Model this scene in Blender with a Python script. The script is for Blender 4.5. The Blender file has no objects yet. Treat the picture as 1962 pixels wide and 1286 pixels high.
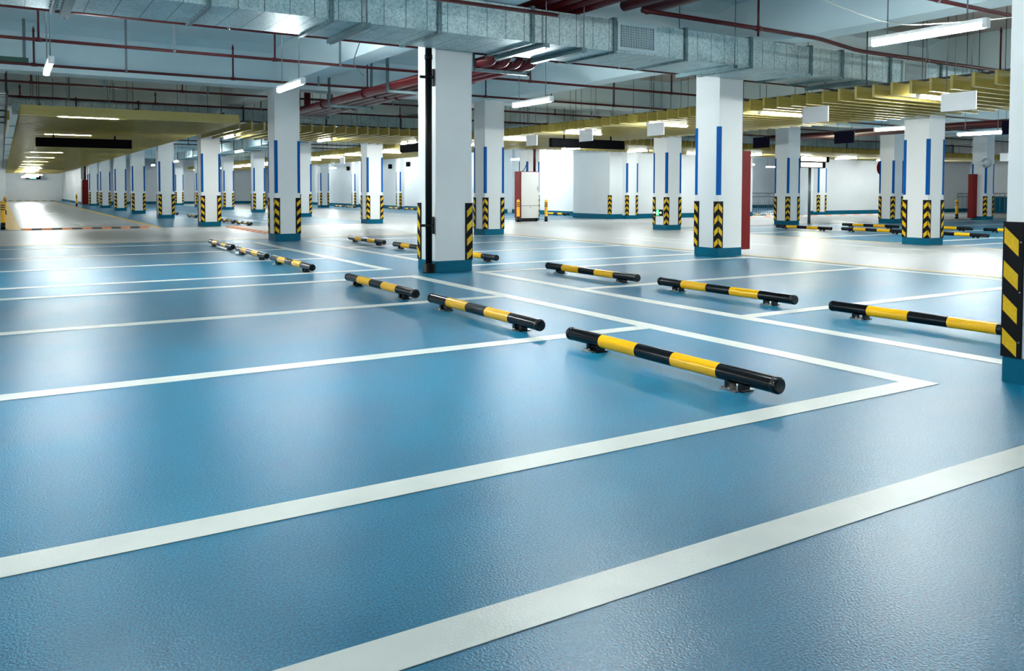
import bpy, bmesh, math, random
from mathutils import Vector, Matrix
random.seed(7)
S = bpy.context.scene
COL = S.collection

# ------------------------------------------------------------------ camera, world, exposure
cd = bpy.data.cameras.new('camera'); cam = bpy.data.objects.new('camera', cd); COL.objects.link(cam)
cd.sensor_fit = 'HORIZONTAL'; cd.sensor_width = 36.0
cd.lens = 1587.86 / 1962 * 36.0
cd.shift_x = 0.0; cd.shift_y = (424.906 - 643.0) / 1962.0
cd.clip_start = 0.05; cd.clip_end = 400
cx = Vector((0.85160595, -0.52417701, 0.00240199)); cy = Vector((0.01765701, 0.03326567, 0.99929056)); cz = Vector((-0.52388504, -0.85095938, 0.03758464))
M = Matrix.Identity(4)
for i in range(3):
    M[i][0] = cx[i]; M[i][1] = cy[i]; M[i][2] = cz[i]
M[2][3] = 1.15
cam.matrix_world = M
S.camera = cam
w = bpy.data.worlds.new('world'); S.world = w; w.use_nodes = True
w.node_tree.nodes['Background'].inputs[0].default_value = (0.6, 0.6, 0.6, 1)
w.node_tree.nodes['Background'].inputs[1].default_value = 0.02
S.view_settings.view_transform = 'Standard'; S.view_settings.look = 'None'
S.view_settings.exposure = 3.52; S.view_settings.gamma = 1.0; S.view_settings.use_curve_mapping = False
LAMP = 20.0          # radiance of the LED tubes

# ------------------------------------------------------------------ materials
def lin(c):
    return tuple(((v / 255.0) / 12.92 if v / 255.0 <= 0.04045 else ((v / 255.0 + 0.055) / 1.055) ** 2.4) for v in c) + (1,)
def mat(name, rgb, rough=0.5, metal=0.0, spec=0.5, emit=None, es=0.0):
    m = bpy.data.materials.new(name); m.use_nodes = True
    b = m.node_tree.nodes['Principled BSDF']
    b.inputs['Base Color'].default_value = lin(rgb); b.inputs['Roughness'].default_value = rough
    b.inputs['Metallic'].default_value = metal; b.inputs['Specular IOR Level'].default_value = spec
    if emit:
        b.inputs['Emission Color'].default_value = lin(emit); b.inputs['Emission Strength'].default_value = es
    return m
def nodes(m): return m.node_tree.nodes, m.node_tree.links, m.node_tree.nodes['Principled BSDF']
def mottled(name, rgb1, rgb2, rough, scale=3.0, bump=0.0, bscale=60.0, stretch=(1, 1, 1), rvar=0.0, metal=0.0, spec=0.5, detail=6.0, bdist=0.002):
    m = mat(name, rgb1, rough, metal, spec); n, l, b = nodes(m)
    tc = n.new('ShaderNodeTexCoord'); mp = n.new('ShaderNodeMapping'); mp.inputs['Scale'].default_value = stretch
    l.new(tc.outputs['Object'], mp.inputs[0])
    t = n.new('ShaderNodeTexNoise'); t.inputs['Scale'].default_value = scale; t.inputs['Detail'].default_value = detail
    l.new(mp.outputs[0], t.inputs['Vector'])
    mx = n.new('ShaderNodeMix'); mx.data_type = 'RGBA'
    mx.inputs['A'].default_value = lin(rgb1); mx.inputs['B'].default_value = lin(rgb2)
    rp = n.new('ShaderNodeValToRGB'); rp.color_ramp.elements[0].position = 0.35; rp.color_ramp.elements[1].position = 0.68
    l.new(t.outputs['Fac'], rp.inputs[0]); l.new(rp.outputs[0], mx.inputs['Factor']); l.new(mx.outputs['Result'], b.inputs['Base Color'])
    if rvar:
        mr = n.new('ShaderNodeMapRange'); mr.inputs['To Min'].default_value = rough - rvar; mr.inputs['To Max'].default_value = rough + rvar
        l.new(t.outputs['Fac'], mr.inputs['Value']); l.new(mr.outputs[0], b.inputs['Roughness'])
    if bump:
        t2 = n.new('ShaderNodeTexNoise'); t2.inputs['Scale'].default_value = bscale; t2.inputs['Detail'].default_value = 2.0
        l.new(tc.outputs['Object'], t2.inputs['Vector'])
        bp = n.new('ShaderNodeBump'); bp.inputs['Strength'].default_value = bump; bp.inputs['Distance'].default_value = bdist
        l.new(t2.outputs['Fac'], bp.inputs['Height']); l.new(bp.outputs[0], b.inputs['Normal'])
    return m
def galvanised(name, rgb1, rgb2, rough=0.33, seam=0.28):
    m = mat(name, rgb1, rough, 0.85); n, l, b = nodes(m)
    tc = n.new('ShaderNodeTexCoord')
    v = n.new('ShaderNodeTexVoronoi'); v.inputs['Scale'].default_value = 42.0
    l.new(tc.outputs['Object'], v.inputs['Vector'])
    nz = n.new('ShaderNodeTexNoise'); nz.inputs['Scale'].default_value = 2.2; nz.inputs['Detail'].default_value = 4
    l.new(tc.outputs['Object'], nz.inputs['Vector'])
    ad = n.new('ShaderNodeMath'); ad.operation = 'MULTIPLY_ADD'; ad.inputs[1].default_value = 0.55
    l.new(v.outputs['Color'], ad.inputs[0]); l.new(nz.outputs['Fac'], ad.inputs[2])
    mx = n.new('ShaderNodeMix'); mx.data_type = 'RGBA'; mx.inputs['A'].default_value = lin(rgb1); mx.inputs['B'].default_value = lin(rgb2)
    mr = n.new('ShaderNodeMapRange'); mr.inputs['From Min'].default_value = 0.3; mr.inputs['From Max'].default_value = 1.1
    l.new(ad.outputs[0], mr.inputs['Value']); l.new(mr.outputs[0], mx.inputs['Factor'])
    col = mx.outputs['Result']
    if seam:
        sx = n.new('ShaderNodeSeparateXYZ'); l.new(tc.outputs['Object'], sx.inputs[0])
        md = n.new('ShaderNodeMath'); md.operation = 'FLOORED_MODULO'; md.inputs[1].default_value = seam; l.new(sx.outputs['X'], md.inputs[0])
        lt = n.new('ShaderNodeMath'); lt.operation = 'LESS_THAN'; lt.inputs[1].default_value = 0.008; l.new(md.outputs[0], lt.inputs[0])
        m2 = n.new('ShaderNodeMix'); m2.data_type = 'RGBA'; m2.inputs['B'].default_value = lin((70, 80, 84))
        l.new(lt.outputs[0], m2.inputs['Factor']); l.new(col, m2.inputs['A']); col = m2.outputs['Result']
    l.new(col, b.inputs['Base Color'])
    r2 = n.new('ShaderNodeMapRange'); r2.inputs['To Min'].default_value = rough - 0.1; r2.inputs['To Max'].default_value = rough + 0.14
    l.new(nz.outputs['Fac'], r2.inputs['Value']); l.new(r2.outputs[0], b.inputs['Roughness'])
    bp = n.new('ShaderNodeBump'); bp.inputs['Strength'].default_value = 0.12; bp.inputs['Distance'].default_value = 0.02
    l.new(nz.outputs['Fac'], bp.inputs['Height']); l.new(bp.outputs[0], b.inputs['Normal'])
    return m
def floor_mat(name, c1, c2, rough, rvar, spec=0.5):
    """sealed epoxy: orange-peel grain, speckle with painted glints, large faint cloudy wear in colour and gloss"""
    m = mat(name, c1, rough, 0, spec); n, l, b = nodes(m)
    tc = n.new('ShaderNodeTexCoord')
    big = n.new('ShaderNodeTexNoise'); big.inputs['Scale'].default_value = 0.55; big.inputs['Detail'].default_value = 7; big.inputs['Roughness'].default_value = 0.6
    mp = n.new('ShaderNodeMapping'); mp.inputs['Scale'].default_value = (1.0, 1.7, 1.0)
    l.new(tc.outputs['Object'], mp.inputs[0]); l.new(mp.outputs[0], big.inputs['Vector'])
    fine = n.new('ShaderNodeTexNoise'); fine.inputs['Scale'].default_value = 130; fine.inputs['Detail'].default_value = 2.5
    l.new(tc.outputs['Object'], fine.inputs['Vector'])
    rp = n.new('ShaderNodeValToRGB'); rp.color_ramp.elements[0].position = 0.33; rp.color_ramp.elements[1].position = 0.7
    l.new(big.outputs['Fac'], rp.inputs[0])
    mx = n.new('ShaderNodeMix'); mx.data_type = 'RGBA'; mx.inputs['A'].default_value = lin(c1); mx.inputs['B'].default_value = lin(c2)
    l.new(rp.outputs[0], mx.inputs['Factor'])
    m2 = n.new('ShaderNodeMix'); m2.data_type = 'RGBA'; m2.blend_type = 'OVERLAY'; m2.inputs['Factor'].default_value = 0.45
    sp = n.new('ShaderNodeMapRange'); sp.inputs['From Min'].default_value = 0.33; sp.inputs['From Max'].default_value = 0.67  # fine paint grain speckle, also imitating light glints in the base colour
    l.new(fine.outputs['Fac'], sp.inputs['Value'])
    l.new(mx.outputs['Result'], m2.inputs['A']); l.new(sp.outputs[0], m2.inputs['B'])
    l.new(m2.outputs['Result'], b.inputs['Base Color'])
    mr = n.new('ShaderNodeMapRange'); mr.inputs['From Min'].default_value = 0.3; mr.inputs['From Max'].default_value = 0.7
    mr.inputs['To Min'].default_value = rough - rvar; mr.inputs['To Max'].default_value = rough + rvar
    l.new(big.outputs['Fac'], mr.inputs['Value']); l.new(mr.outputs[0], b.inputs['Roughness'])
    bp = n.new('ShaderNodeBump'); bp.inputs['Strength'].default_value = 0.8; bp.inputs['Distance'].default_value = 0.0019
    l.new(fine.outputs['Fac'], bp.inputs['Height']); l.new(bp.outputs[0], b.inputs['Normal'])
    return m
MT = {}
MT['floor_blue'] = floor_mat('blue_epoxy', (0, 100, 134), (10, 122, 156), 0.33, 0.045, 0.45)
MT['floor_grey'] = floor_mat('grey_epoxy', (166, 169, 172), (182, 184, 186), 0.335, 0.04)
MT['line_white'] = mottled('white_road_paint', (206, 208, 202), (220, 221, 214), 0.38, 3.0, 0.4, 130)
MT['line_yellow'] = mottled('yellow_road_paint', (226, 178, 66), (232, 188, 82), 0.42, 3.0)
MT['white_paint'] = mottled('white_wall_paint', (216, 220, 221), (222, 225, 226), 0.5, 0.9)
MT['wall_paint'] = mottled('far_wall_paint', (216, 221, 224), (222, 227, 230), 0.55, 0.7)
MT['ceiling_paint'] = mottled('ceiling_paint', (206, 224, 229), (212, 229, 233), 0.6, 0.8)
MT['warm_grey_slab'] = mottled('warm_grey_soffit', (172, 162, 154), (186, 176, 168), 0.7, 0.8)  # warmer grey for the slab panels over the lanes
MT['teal'] = mottled('teal_skirting_paint', (0, 88, 114), (0, 96, 122), 0.5, 2.0, spec=0.12)
MT['strip_blue'] = mat('blue_reflective_strip', (0, 84, 160), 0.55, spec=0.08)
MT['black_rubber'] = mottled('black_rubber', (9, 9, 14), (14, 14, 19), 0.6, 20, spec=0.15)
MT['guard_yellow'] = mottled('yellow_reflective_sheet', (222, 180, 20), (208, 164, 14), 0.5, 60, 0.5, 160, spec=0.25)
MT['stop_yellow'] = mat('yellow_enamel', (246, 184, 12), 0.18)
MT['stop_black'] = mat('black_enamel', (6, 6, 9), 0.16, spec=0.4)
MT['steel'] = mat('zinc_plated_steel', (150, 154, 156), 0.32, 0.9)
MT['black_pipe'] = mat('black_pipe_paint', (4, 4, 6), 0.5, spec=0.2)
MT['red_pipe'] = mottled('dark_red_pipe_paint', (70, 8, 14), (58, 6, 12), 0.4, 3, spec=0.3)
MT['big_red'] = mottled('red_main_paint', (106, 20, 28), (92, 16, 22), 0.34, 2, spec=0.4)
MT['orange_red'] = mat('orange_coupling_paint', (168, 44, 22), 0.35)
MT['red_cab'] = mottled('red_cabinet_enamel', (116, 2, 8), (106, 2, 6), 0.45, 1.5, spec=0.2)
MT['white_enamel'] = mat('white_enamel', (226, 227, 224), 0.35)
MT['galv'] = galvanised('galvanised_sheet', (112, 142, 150), (188, 207, 210), 0.46)
MT['galv_plain'] = galvanised('galvanised_channel', (72, 98, 104), (112, 136, 142), 0.4, 0)
MT['hanger'] = mat('galvanised_rod', (112, 124, 130), 0.45, 0.7)
MT['dark_rod'] = mat('dark_rod', (44, 44, 42), 0.5, 0.4)
MT['grille'] = mat('pale_grille_aluminium', (186, 208, 214), 0.5)
MT['void_shade'] = mat('painted_interior_shade', (22, 28, 32), 0.8)
MT['lamp'] = mat('led_tube', (255, 255, 255), 0.4, emit=(249, 255, 252), es=LAMP)
MT['lamp_dim'] = mat('led_strip', (255, 255, 255), 0.4, emit=(244, 253, 252), es=LAMP * 1.15)
MT['lamp_white'] = mat('lamp_housing', (232, 234, 234), 0.35)
MT['sign_white'] = mat('white_sign_sheet', (236, 238, 240), 0.4)
MT['sign_navy'] = mat('navy_sign_sheet', (8, 8, 26), 0.7, spec=0.05)
MT['sign_black'] = mat('black_sign_box', (3, 3, 5), 0.7, spec=0.05)
MT['orange_bump'] = mottled('orange_bump_rubber', (222, 140, 92), (206, 126, 84), 0.6, 6)
MT['grey_bump'] = mottled('dark_bump_rubber', (58, 60, 58), (70, 72, 70), 0.6, 6)
MT['pale_orange'] = mottled('pale_orange_bump_rubber', (226, 172, 144), (216, 160, 132), 0.6, 6)
MT['bollard_yellow'] = mat('yellow_bollard_enamel', (240, 178, 18), 0.3)
MT['green_tray'] = mat('green_tray_paint', (50, 84, 66), 0.5)
MT['exit_green'] = mat('exit_green', (20, 170, 80), 0.5, emit=(30, 220, 100), es=0.25)
MT['exit_white'] = mat('exit_white', (230, 250, 235), 0.5, emit=(220, 255, 230), es=0.3)
MT['cyan_light'] = mat('cyan_sign_light', (40, 190, 230), 0.5, emit=(60, 200, 240), es=0.5)
MT['warm_lamp'] = mat('warm_floodlight', (255, 248, 220), 0.5, emit=(255, 246, 214), es=4.0)
MT['cable_white'] = mat('pale_cable', (190, 192, 184), 0.5)
MT['rail_steel'] = mat('brushed_rail_steel', (150, 156, 160), 0.3, 0.8)
MT['alu'] = mat('mirror_back', (200, 204, 206), 0.3, 0.3)
# baffles: yellow laminated boards, long wood grain
def baffle_mat(name, axis):
    m = mat(name, (150, 134, 68), 0.2); n, l, b = nodes(m)
    tc = n.new('ShaderNodeTexCoord'); mp = n.new('ShaderNodeMapping')
    mp.inputs['Scale'].default_value = (0.6, 8, 40) if axis == 'x' else (8, 0.6, 40)
    l.new(tc.outputs['Object'], mp.inputs[0])
    t = n.new('ShaderNodeTexNoise'); t.inputs['Scale'].default_value = 1.5; t.inputs['Detail'].default_value = 5
    l.new(mp.outputs[0], t.inputs['Vector'])
    mx = n.new('ShaderNodeMix'); mx.data_type = 'RGBA'; mx.inputs['A'].default_value = lin((148, 131, 62)); mx.inputs['B'].default_value = lin((178, 162, 90))
    l.new(t.outputs['Fac'], mx.inputs['Factor']); l.new(mx.outputs['Result'], b.inputs['Base Color'])
    return m
MT['baffle_x'] = baffle_mat('baffle_laminate_x', 'x'); MT['baffle_y'] = baffle_mat('baffle_laminate_y', 'y')

# ------------------------------------------------------------------ mesh helpers
class MB:
    def __init__(s): s.v = []; s.f = []; s.mi = []; s.sm = []
    def _add(s, vs, fs, mi=0, smooth=False):
        o = len(s.v); s.v += [tuple(v) for v in vs]
        for f in fs: s.f.append([o + i for i in f]); s.mi.append(mi); s.sm.append(smooth)
        return s
    def box(s, x0, x1, y0, y1, z0, z1, mi=0):
        vs = [(x0, y0, z0), (x1, y0, z0), (x1, y1, z0), (x0, y1, z0), (x0, y0, z1), (x1, y0, z1), (x1, y1, z1), (x0, y1, z1)]
        return s._add(vs, [(0, 3, 2, 1), (4, 5, 6, 7), (0, 1, 5, 4), (1, 2, 6, 5), (2, 3, 7, 6), (3, 0, 4, 7)], mi)
    def cbox(s, x0, x1, y0, y1, z0, z1, c=0.01, mi=0):
        """box with chamfered vertical edges and top rim"""
        def ring(i, z): return [(x0 + c + i, y0 + i, z), (x1 - c - i, y0 + i, z), (x1 - i, y0 + c + i, z), (x1 - i, y1 - c - i, z), (x1 - c - i, y1 - i, z), (x0 + c + i, y1 - i, z), (x0 + i, y1 - c - i, z), (x0 + i, y0 + c + i, z)]
        R = ring(0, z0) + ring(0, z1 - c) + ring(c * 0.7, z1)
        fs = [tuple(range(7, -1, -1)), tuple(range(16, 24))]
        for k in (0, 8):
            for i in range(8): j = (i + 1) % 8; fs.append((k + i, k + j, k + 8 + j, k + 8 + i))
        return s._add(R, fs, mi)
    def quad(s, pts, mi=0): return s._add(pts, [tuple(range(len(pts)))], mi)
    def tube(s, pts, r, n=12, mi=0, cap=True, mis=None):
        """swept tube through points; r number or list; mis = material per segment"""
        P = [Vector(p) for p in pts]; k = len(P); rr = r if isinstance(r, (list, tuple)) else [r] * k
        vs = []; prev = None
        for i, p in enumerate(P):
            t = (P[min(i + 1, k - 1)] - P[max(i - 1, 0)])
            if t.length < 1e-9: t = prev
            t = t.normalized(); prev = t
            a = Vector((0, 0, 1)) if abs(t.z) < 0.9 else Vector((1, 0, 0))
            e1 = t.cross(a).normalized(); e2 = t.cross(e1).normalized()
            for q in range(n):
                an = 2 * math.pi * q / n; vs.append(p + (e1 * math.cos(an) + e2 * math.sin(an)) * rr[i])
        o = len(s.v); s.v += [tuple(v) for v in vs]
        for i in range(k - 1):
            for q in range(n):
                q2 = (q + 1) % n
                s.f.append([o + i * n + q, o + i * n + q2, o + (i + 1) * n + q2, o + (i + 1) * n + q]); s.mi.append(mis[i] if mis else mi); s.sm.append(True)
        if cap:
            s.f.append([o + q for q in range(n)]); s.mi.append(mis[0] if mis else mi); s.sm.append(False)
            s.f.append([o + (k - 1) * n + q for q in range(n - 1, -1, -1)]); s.mi.append(mis[-1] if mis else mi); s.sm.append(False)
        return s
    def prism(s, poly, axis, a, b, mi=0):
        """extrude a 2D polygon along an axis: 'x' -> (y,z), 'y' -> (x,z), 'z' -> (x,y)"""
        n = len(poly)
        f = {'x': lambda p, t: (t, p[0], p[1]), 'y': lambda p, t: (p[0], t, p[1]), 'z': lambda p, t: (p[0], p[1], t)}[axis]
        vs = [f(p, a) for p in poly] + [f(p, b) for p in poly]
        fs = [tuple(range(n - 1, -1, -1)), tuple(range(n, 2 * n))] + [(i, (i + 1) % n, n + (i + 1) % n, n + i) for i in range(n)]
        return s._add(vs, fs, mi)
    def mesh(s, name, mats, off=(0, 0, 0)):
        me = bpy.data.meshes.new(name)
        me.from_pydata([(v[0] - off[0], v[1] - off[1], v[2] - off[2]) for v in s.v], [], s.f)
        if not isinstance(mats, (list, tuple)): mats = [mats]
        for m in mats: me.materials.append(MT[m] if isinstance(m, str) else m)
        for p, mi, sm in zip(me.polygons, s.mi, s.sm): p.material_index = mi; p.use_smooth = sm
        me.update()
        bm = bmesh.new(); bm.from_mesh(me); bmesh.ops.recalc_face_normals(bm, faces=bm.faces[:]); bm.to_mesh(me); bm.free()
        return me
    def build(s, name, mats, parent=None, off=None, label=None):
        root = parent
        while root is not None and root.parent is not None: root = root.parent
        off = off if off is not None else (root['_o'] if root is not None and '_o' in root else (0, 0, 0))
        o = bpy.data.objects.new(name, s.mesh(name, mats, off)); COL.objects.link(o)
        if parent is not None: o.parent = parent
        if label: o['label'] = label
        return o
ORG = []
def thing(name, label, cat, loc, group=None, kind=None):
    o = bpy.data.objects.new(name, None); COL.objects.link(o); o.location = loc; o['_o'] = list(loc)
    o.empty_display_size = 0.1; o['label'] = label; o['category'] = cat
    if group: o['group'] = group
    if kind: o['kind'] = kind
    ORG.append(o); return o
def tag(o, label, cat, group=None):
    o['label'] = label; o['category'] = cat
    if group: o['group'] = group
    return o
def struct(o): o['kind'] = 'structure'; return o
def dup(root, loc, label=None, group=None, skip=()):
    r = root.copy(); COL.objects.link(r); r.location = loc; r['_o'] = list(loc)
    if label: r['label'] = label
    if group: r['group'] = group
    for ch in root.children:
        if ch.name.split('.')[0] in skip: continue
        c = ch.copy(); COL.objects.link(c); c.parent = r
        for g in ch.children:
            d = g.copy(); COL.objects.link(d); d.parent = c
    ORG.append(r); return r
ORD = ['first', 'second', 'third', 'fourth', 'fifth', 'sixth', 'seventh', 'eighth', 'ninth', 'tenth', 'eleventh', 'twelfth', 'thirteenth', 'fourteenth', 'fifteenth', 'sixteenth', 'seventeenth', 'eighteenth', 'nineteenth', 'twentieth']

# ------------------------------------------------------------------ floor with painted markings
XW, XE, YS, YN = -13.0, 47.0, -24.0, 95.5
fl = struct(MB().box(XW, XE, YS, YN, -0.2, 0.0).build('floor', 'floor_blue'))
def patch(name, x0, x1, y0, y1, z, m, **k):
    return MB().box(x0, x1, y0, y1, 0.0003, z).build(name, m, fl, (0, 0, 0), **k)
# grey driving lanes (thin coats on the slab)
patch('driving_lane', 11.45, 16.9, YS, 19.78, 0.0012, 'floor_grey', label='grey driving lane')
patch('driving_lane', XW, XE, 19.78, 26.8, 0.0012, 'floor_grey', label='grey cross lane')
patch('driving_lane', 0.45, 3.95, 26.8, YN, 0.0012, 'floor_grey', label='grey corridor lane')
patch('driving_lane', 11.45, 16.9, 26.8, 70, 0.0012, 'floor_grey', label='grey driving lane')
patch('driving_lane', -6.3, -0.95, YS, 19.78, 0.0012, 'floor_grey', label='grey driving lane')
ZW, ZY = 0.0026, 0.0022
def wl(x0, x1, y0, y1): return patch('bay_line', x0, x1, y0, y1, ZW, 'line_white', label='white bay line')
def yl(x0, x1, y0, y1): return patch('lane_edge_line', x0, x1, y0, y1, ZY, 'line_yellow', label='yellow lane edge line')
# left bays: back line X 4.59..4.75, cross lines 0.16 wide
hw = 0.078
yL = [1.87, 2.92, 5.33, 7.70, 10.11, 11.19, 13.54, 16.0, 18.47]
wl(4.592, 4.753, yL[1] - hw, yL[4] + hw)
for y in yL[1:5]: wl(-0.75, 4.592, y - hw, y + hw)
wl(4.66, 4.82, yL[5] - hw, yL[8] + hw)
for y in yL[5:9]: wl(-0.75, 4.66, y - hw, y + hw)
for k in range(4):
    y = yL[0] - 2.38 * k; wl(-0.75, 4.592, y - hw, y + hw)
wl(4.592, 4.753, yL[0] - 2.38 * 3 - hw, yL[0] + hw)
yl(-0.95, -0.81, YS, 19.6)
# right bays: back line X 5.65..5.81
yR = [5.315, 7.79, 10.12, 11.13, 13.6, 15.9, 18.3]
wl(5.65, 5.812, 2.85, yR[2] + hw)
for y in (2.93, yR[0], yR[1], yR[2]): wl(5.812, 11.0, y - hw, y + hw)
wl(5.76, 5.91, yR[3] - hw, yR[6] + hw)
for y in yR[3:7]: wl(5.91, 11.0, y - hw, y + hw)
for k in range(4):
    y = 1.9 - 2.4 * k; wl(5.812, 11.0, y - hw, y + hw)
wl(5.65, 5.812, 1.9 - 7.2 - hw, 1.9 + hw)
wl(11.0, 11.13, YS, 19.4); yl(11.34, 11.44, YS, 19.6)
# cross lane edges
yl(XW, 11.44, 19.66, 19.78); yl(16.9, XE, 19.66, 19.78); yl(4.3, 11.3, 26.8, 26.9); yl(17.0, 20.7, 26.3, 26.4)
yl(16.9, 17.02, YS, 19.6)
# corridor lane edges
yl(0.08, 0.44, 27.3, 88); yl(3.95, 4.15, 26.8, 88)
# bays right of the driving lane, two rows back to back
for y in (3.0, 5.4, 7.8, 10.0, 11.2, 13.6, 15.9, 18.3):
    wl(17.1, 21.0, y - hw, y + hw); wl(21.2, 25.6, y - hw, y + hw)
wl(21.0, 21.2, 2.9, 18.4)
for y in (3.0, 5.4, 7.8, 10.0, 11.2, 13.6, 15.9, 18.3): wl(27.8, 37.0, y - hw, y + hw)
# bays beyond the cross lane
for y in (28.0, 30.5, 32.9, 35.2, 36.5, 38.9, 41.3, 43.7, 46.1, 48.5, 50.9, 53.3): wl(5.2, 10.9, y - hw, y + hw)
for y in (29.2, 31.6, 34.0, 36.4, 38.8, 41.2, 43.6, 46, 48.4, 50.8): wl(17.2, 20.4, y - hw, y + hw)
wl(7.9, 8.05, 28, 53)
# lane dashes and arrows
for x, y0, y1 in ((13.98, 8.55, 10.1), (13.9, 11.6, 12.6), (12.7, 13.1, 15.95), (13.6, 14.2, 16.1), (13.9, 4.5, 6.3), (13.9, 18.3, 20.1), (13.9, 30, 32), (13.9, 36, 38)):
    patch('lane_dash', x - 0.055, x + 0.055, y0, y1, ZW, 'line_white', label='white lane dash')
for x0, x1, y in ((-6, -4, 23.2), (8, 10, 23.2), (19, 21.5, 23.2), (25, 27.5, 23.2), (31, 33, 23.2)):
    patch('lane_dash', x0, x1, y - 0.055, y + 0.055, ZW, 'line_white', label='white lane dash')
def arrow(x, y, sgn=1):
    m = MB()
    m.prism([(x - 0.08, y), (x + 0.08, y), (x + 0.08, y + 2.0 * sgn), (x - 0.08, y + 2.0 * sgn)], 'z', 0.0003, ZW)
    m.prism([(x - 0.3, y + 2.0 * sgn), (x + 0.3, y + 2.0 * sgn), (x, y + 3.1 * sgn)], 'z', 0.0003, ZW)
    m.build('lane_arrow', 'line_white', fl, (0, 0, 0), label='white lane arrow')
arrow(2.2, 29.3); arrow(2.2, 44, 1); arrow(15.4, 12.0, -1)
m = MB(); m.prism([(2.25, 31.2), (2.4, 31.2), (2.9, 30.3), (2.75, 30.0)], 'z', 0.0003, ZW); m.build('lane_arrow', 'line_white', fl, (0, 0, 0), label='white lane arrow')

# ------------------------------------------------------------------ slab, beams, walls
ZS = 4.32
struct(MB().box(XW, XE, YS, YN, ZS, ZS + 0.25).build('ceiling', 'ceiling_paint'))
struct(MB().box(XW, XE, 19.35, 26.9, ZS - 0.006, ZS).build('ceiling', 'warm_grey_slab'))
struct(MB().box(11.2, 16.7, YS, 19.0, ZS - 0.006, ZS).build('ceiling', 'warm_grey_slab'))
struct(MB().box(11.2, 16.7, 27.5, 70, ZS - 0.006, ZS).build('ceiling', 'warm_grey_slab'))
RX = [-2.9, 5.2, 10.6, 16.7, 22.5, 27.5, 33.6, 39.5]
RY = [-5.9, 2.2, 10.55, 18.75, 26.95, 35.2, 43.2, 49.8, 58, 66, 74]
nt = 0
for i, y in enumerate(RY):           # beams across (along X), with a small haunch in front
    nt += 1
    b = MB(); zb = 3.56 if y < 5 else 3.45
    b.prism([(y - 0.05, zb), (y + 0.55, zb), (y + 0.55, ZS), (y - 0.45, ZS), (y - 0.05, 4.2)], 'x', XW, XE)
    struct(b.build('trim_%d' % nt, 'ceiling_paint'))
for x in RX:                         # beams along Y
    nt += 1
    b = MB()
    b.box(x + 0.05, x + 0.55, YS, 10.5, 3.56, ZS); b.box(x + 0.05, x + 0.55, 10.5, YN, 3.45, ZS)
    struct(b.build('trim_%d' % nt, 'ceiling_paint'))
# walls: name, box, skirting boxes
def wall(name, x0, x1, y0, y1, z1=ZS):
    return struct(MB().box(x0, x1, y0, y1, 0, z1).build('wall_' + name, 'wall_paint'))
def skirt(name, x0, x1, y0, y1, z1=0.2):
    return struct(MB().box(x0, x1, y0, y1, 0, z1).build('baseboard_' + name, 'teal'))
wall('west', XW - 0.2, XW, YS, YN); wall('south', XW, XE, YS - 0.2, YS)
wall('east', XE, XE + 0.2, YS, 26.6); skirt('east', XE - 0.02, XE, YS, 26.6, 0.9)
wall('corridor_end', XW, 5.2, YN, YN + 0.2)
wall('corridor_east', 5.2, 5.5, 71.5, YN); skirt('corridor_east', 5.18, 5.2, 71.5, YN)
wall('far_north', 5.5, 21.0, 72.5, 72.8); skirt('far_north', 5.5, 21.0, 72.48, 72.5)
wall('north_wing', 20.9, 21.2, 36.2, 72.5); skirt('north_wing', 20.88, 20.9, 36.2, 72.5)
wall('recess_back', 21.2, 22.3, 36.2, 36.5); skirt('recess_back', 20.9, 22.0, 36.18, 36.2)
wall('recess_side', 22.3, 22.6, 29.0, 36.5); skirt('recess_side', 22.28, 22.3, 29.0, 36.2)
wall('north_east', 20.95, 29.2, 26.5, 29.0); skirt('north_east', 20.93, 29.2, 26.48, 26.5); skirt('north_east_return', 20.93, 20.95, 26.5, 29.0)
wall('ramp_west', 29.0, 29.2, 29.0, 45); wall('ramp_back', 29.2, 47, 40, 40.2); skirt('ramp_back', 29.2, 47, 39.98, 40)
wall('ramp_east', 33.3, 47.2, 26.6, 27.2); skirt('ramp_east', 33.3, 47, 26.58, 26.6)

# ------------------------------------------------------------------ pillars
CW = 0.57
def chevron_flange(mb, corner, d, nrm, z0, z1, wd=0.105, th=0.012, n=4):
    """one flange of a rubber guard: black leaf with yellow bands falling away from the pillar corner"""
    cxn, cyn = corner; dx, dy = d; nx, ny = nrm
    def pt(u, h, o): return (cxn + dx * u + nx * o, cyn + dy * u + ny * o, h)
    u0 = -th
    vs = [pt(u0, z0, 0), pt(wd, z0, 0), pt(wd, z1, 0), pt(u0, z1, 0), pt(u0, z0, th), pt(wd, z0, th), pt(wd, z1, th), pt(u0, z1, th)]
    mb._add(vs, [(0, 3, 2, 1), (4, 5, 6, 7), (0, 1, 5, 4), (1, 2, 6, 5), (2, 3, 7, 6), (3, 0, 4, 7)], 0)
    pitch = (z1 - z0) / n; a, b = -0.004, wd * 0.76
    for k in range(n):
        zt = z1 - 0.03 - k * pitch; hgt = pitch * 0.47; drop = (b - a) * 0.95
        q = [(a, zt), (b, zt - drop), (b, max(zt - drop - hgt, z0 + 0.006)), (a, zt - hgt)]
        o = th + 0.0015
        vs = [pt(u, h, th) for u, h in q] + [pt(u, h, o) for u, h in q]
        mb._add(vs, [(4, 5, 6, 7), (0, 1, 5, 4), (1, 2, 6, 5), (2, 3, 7, 6), (3, 0, 4, 7)], 1)
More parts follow.
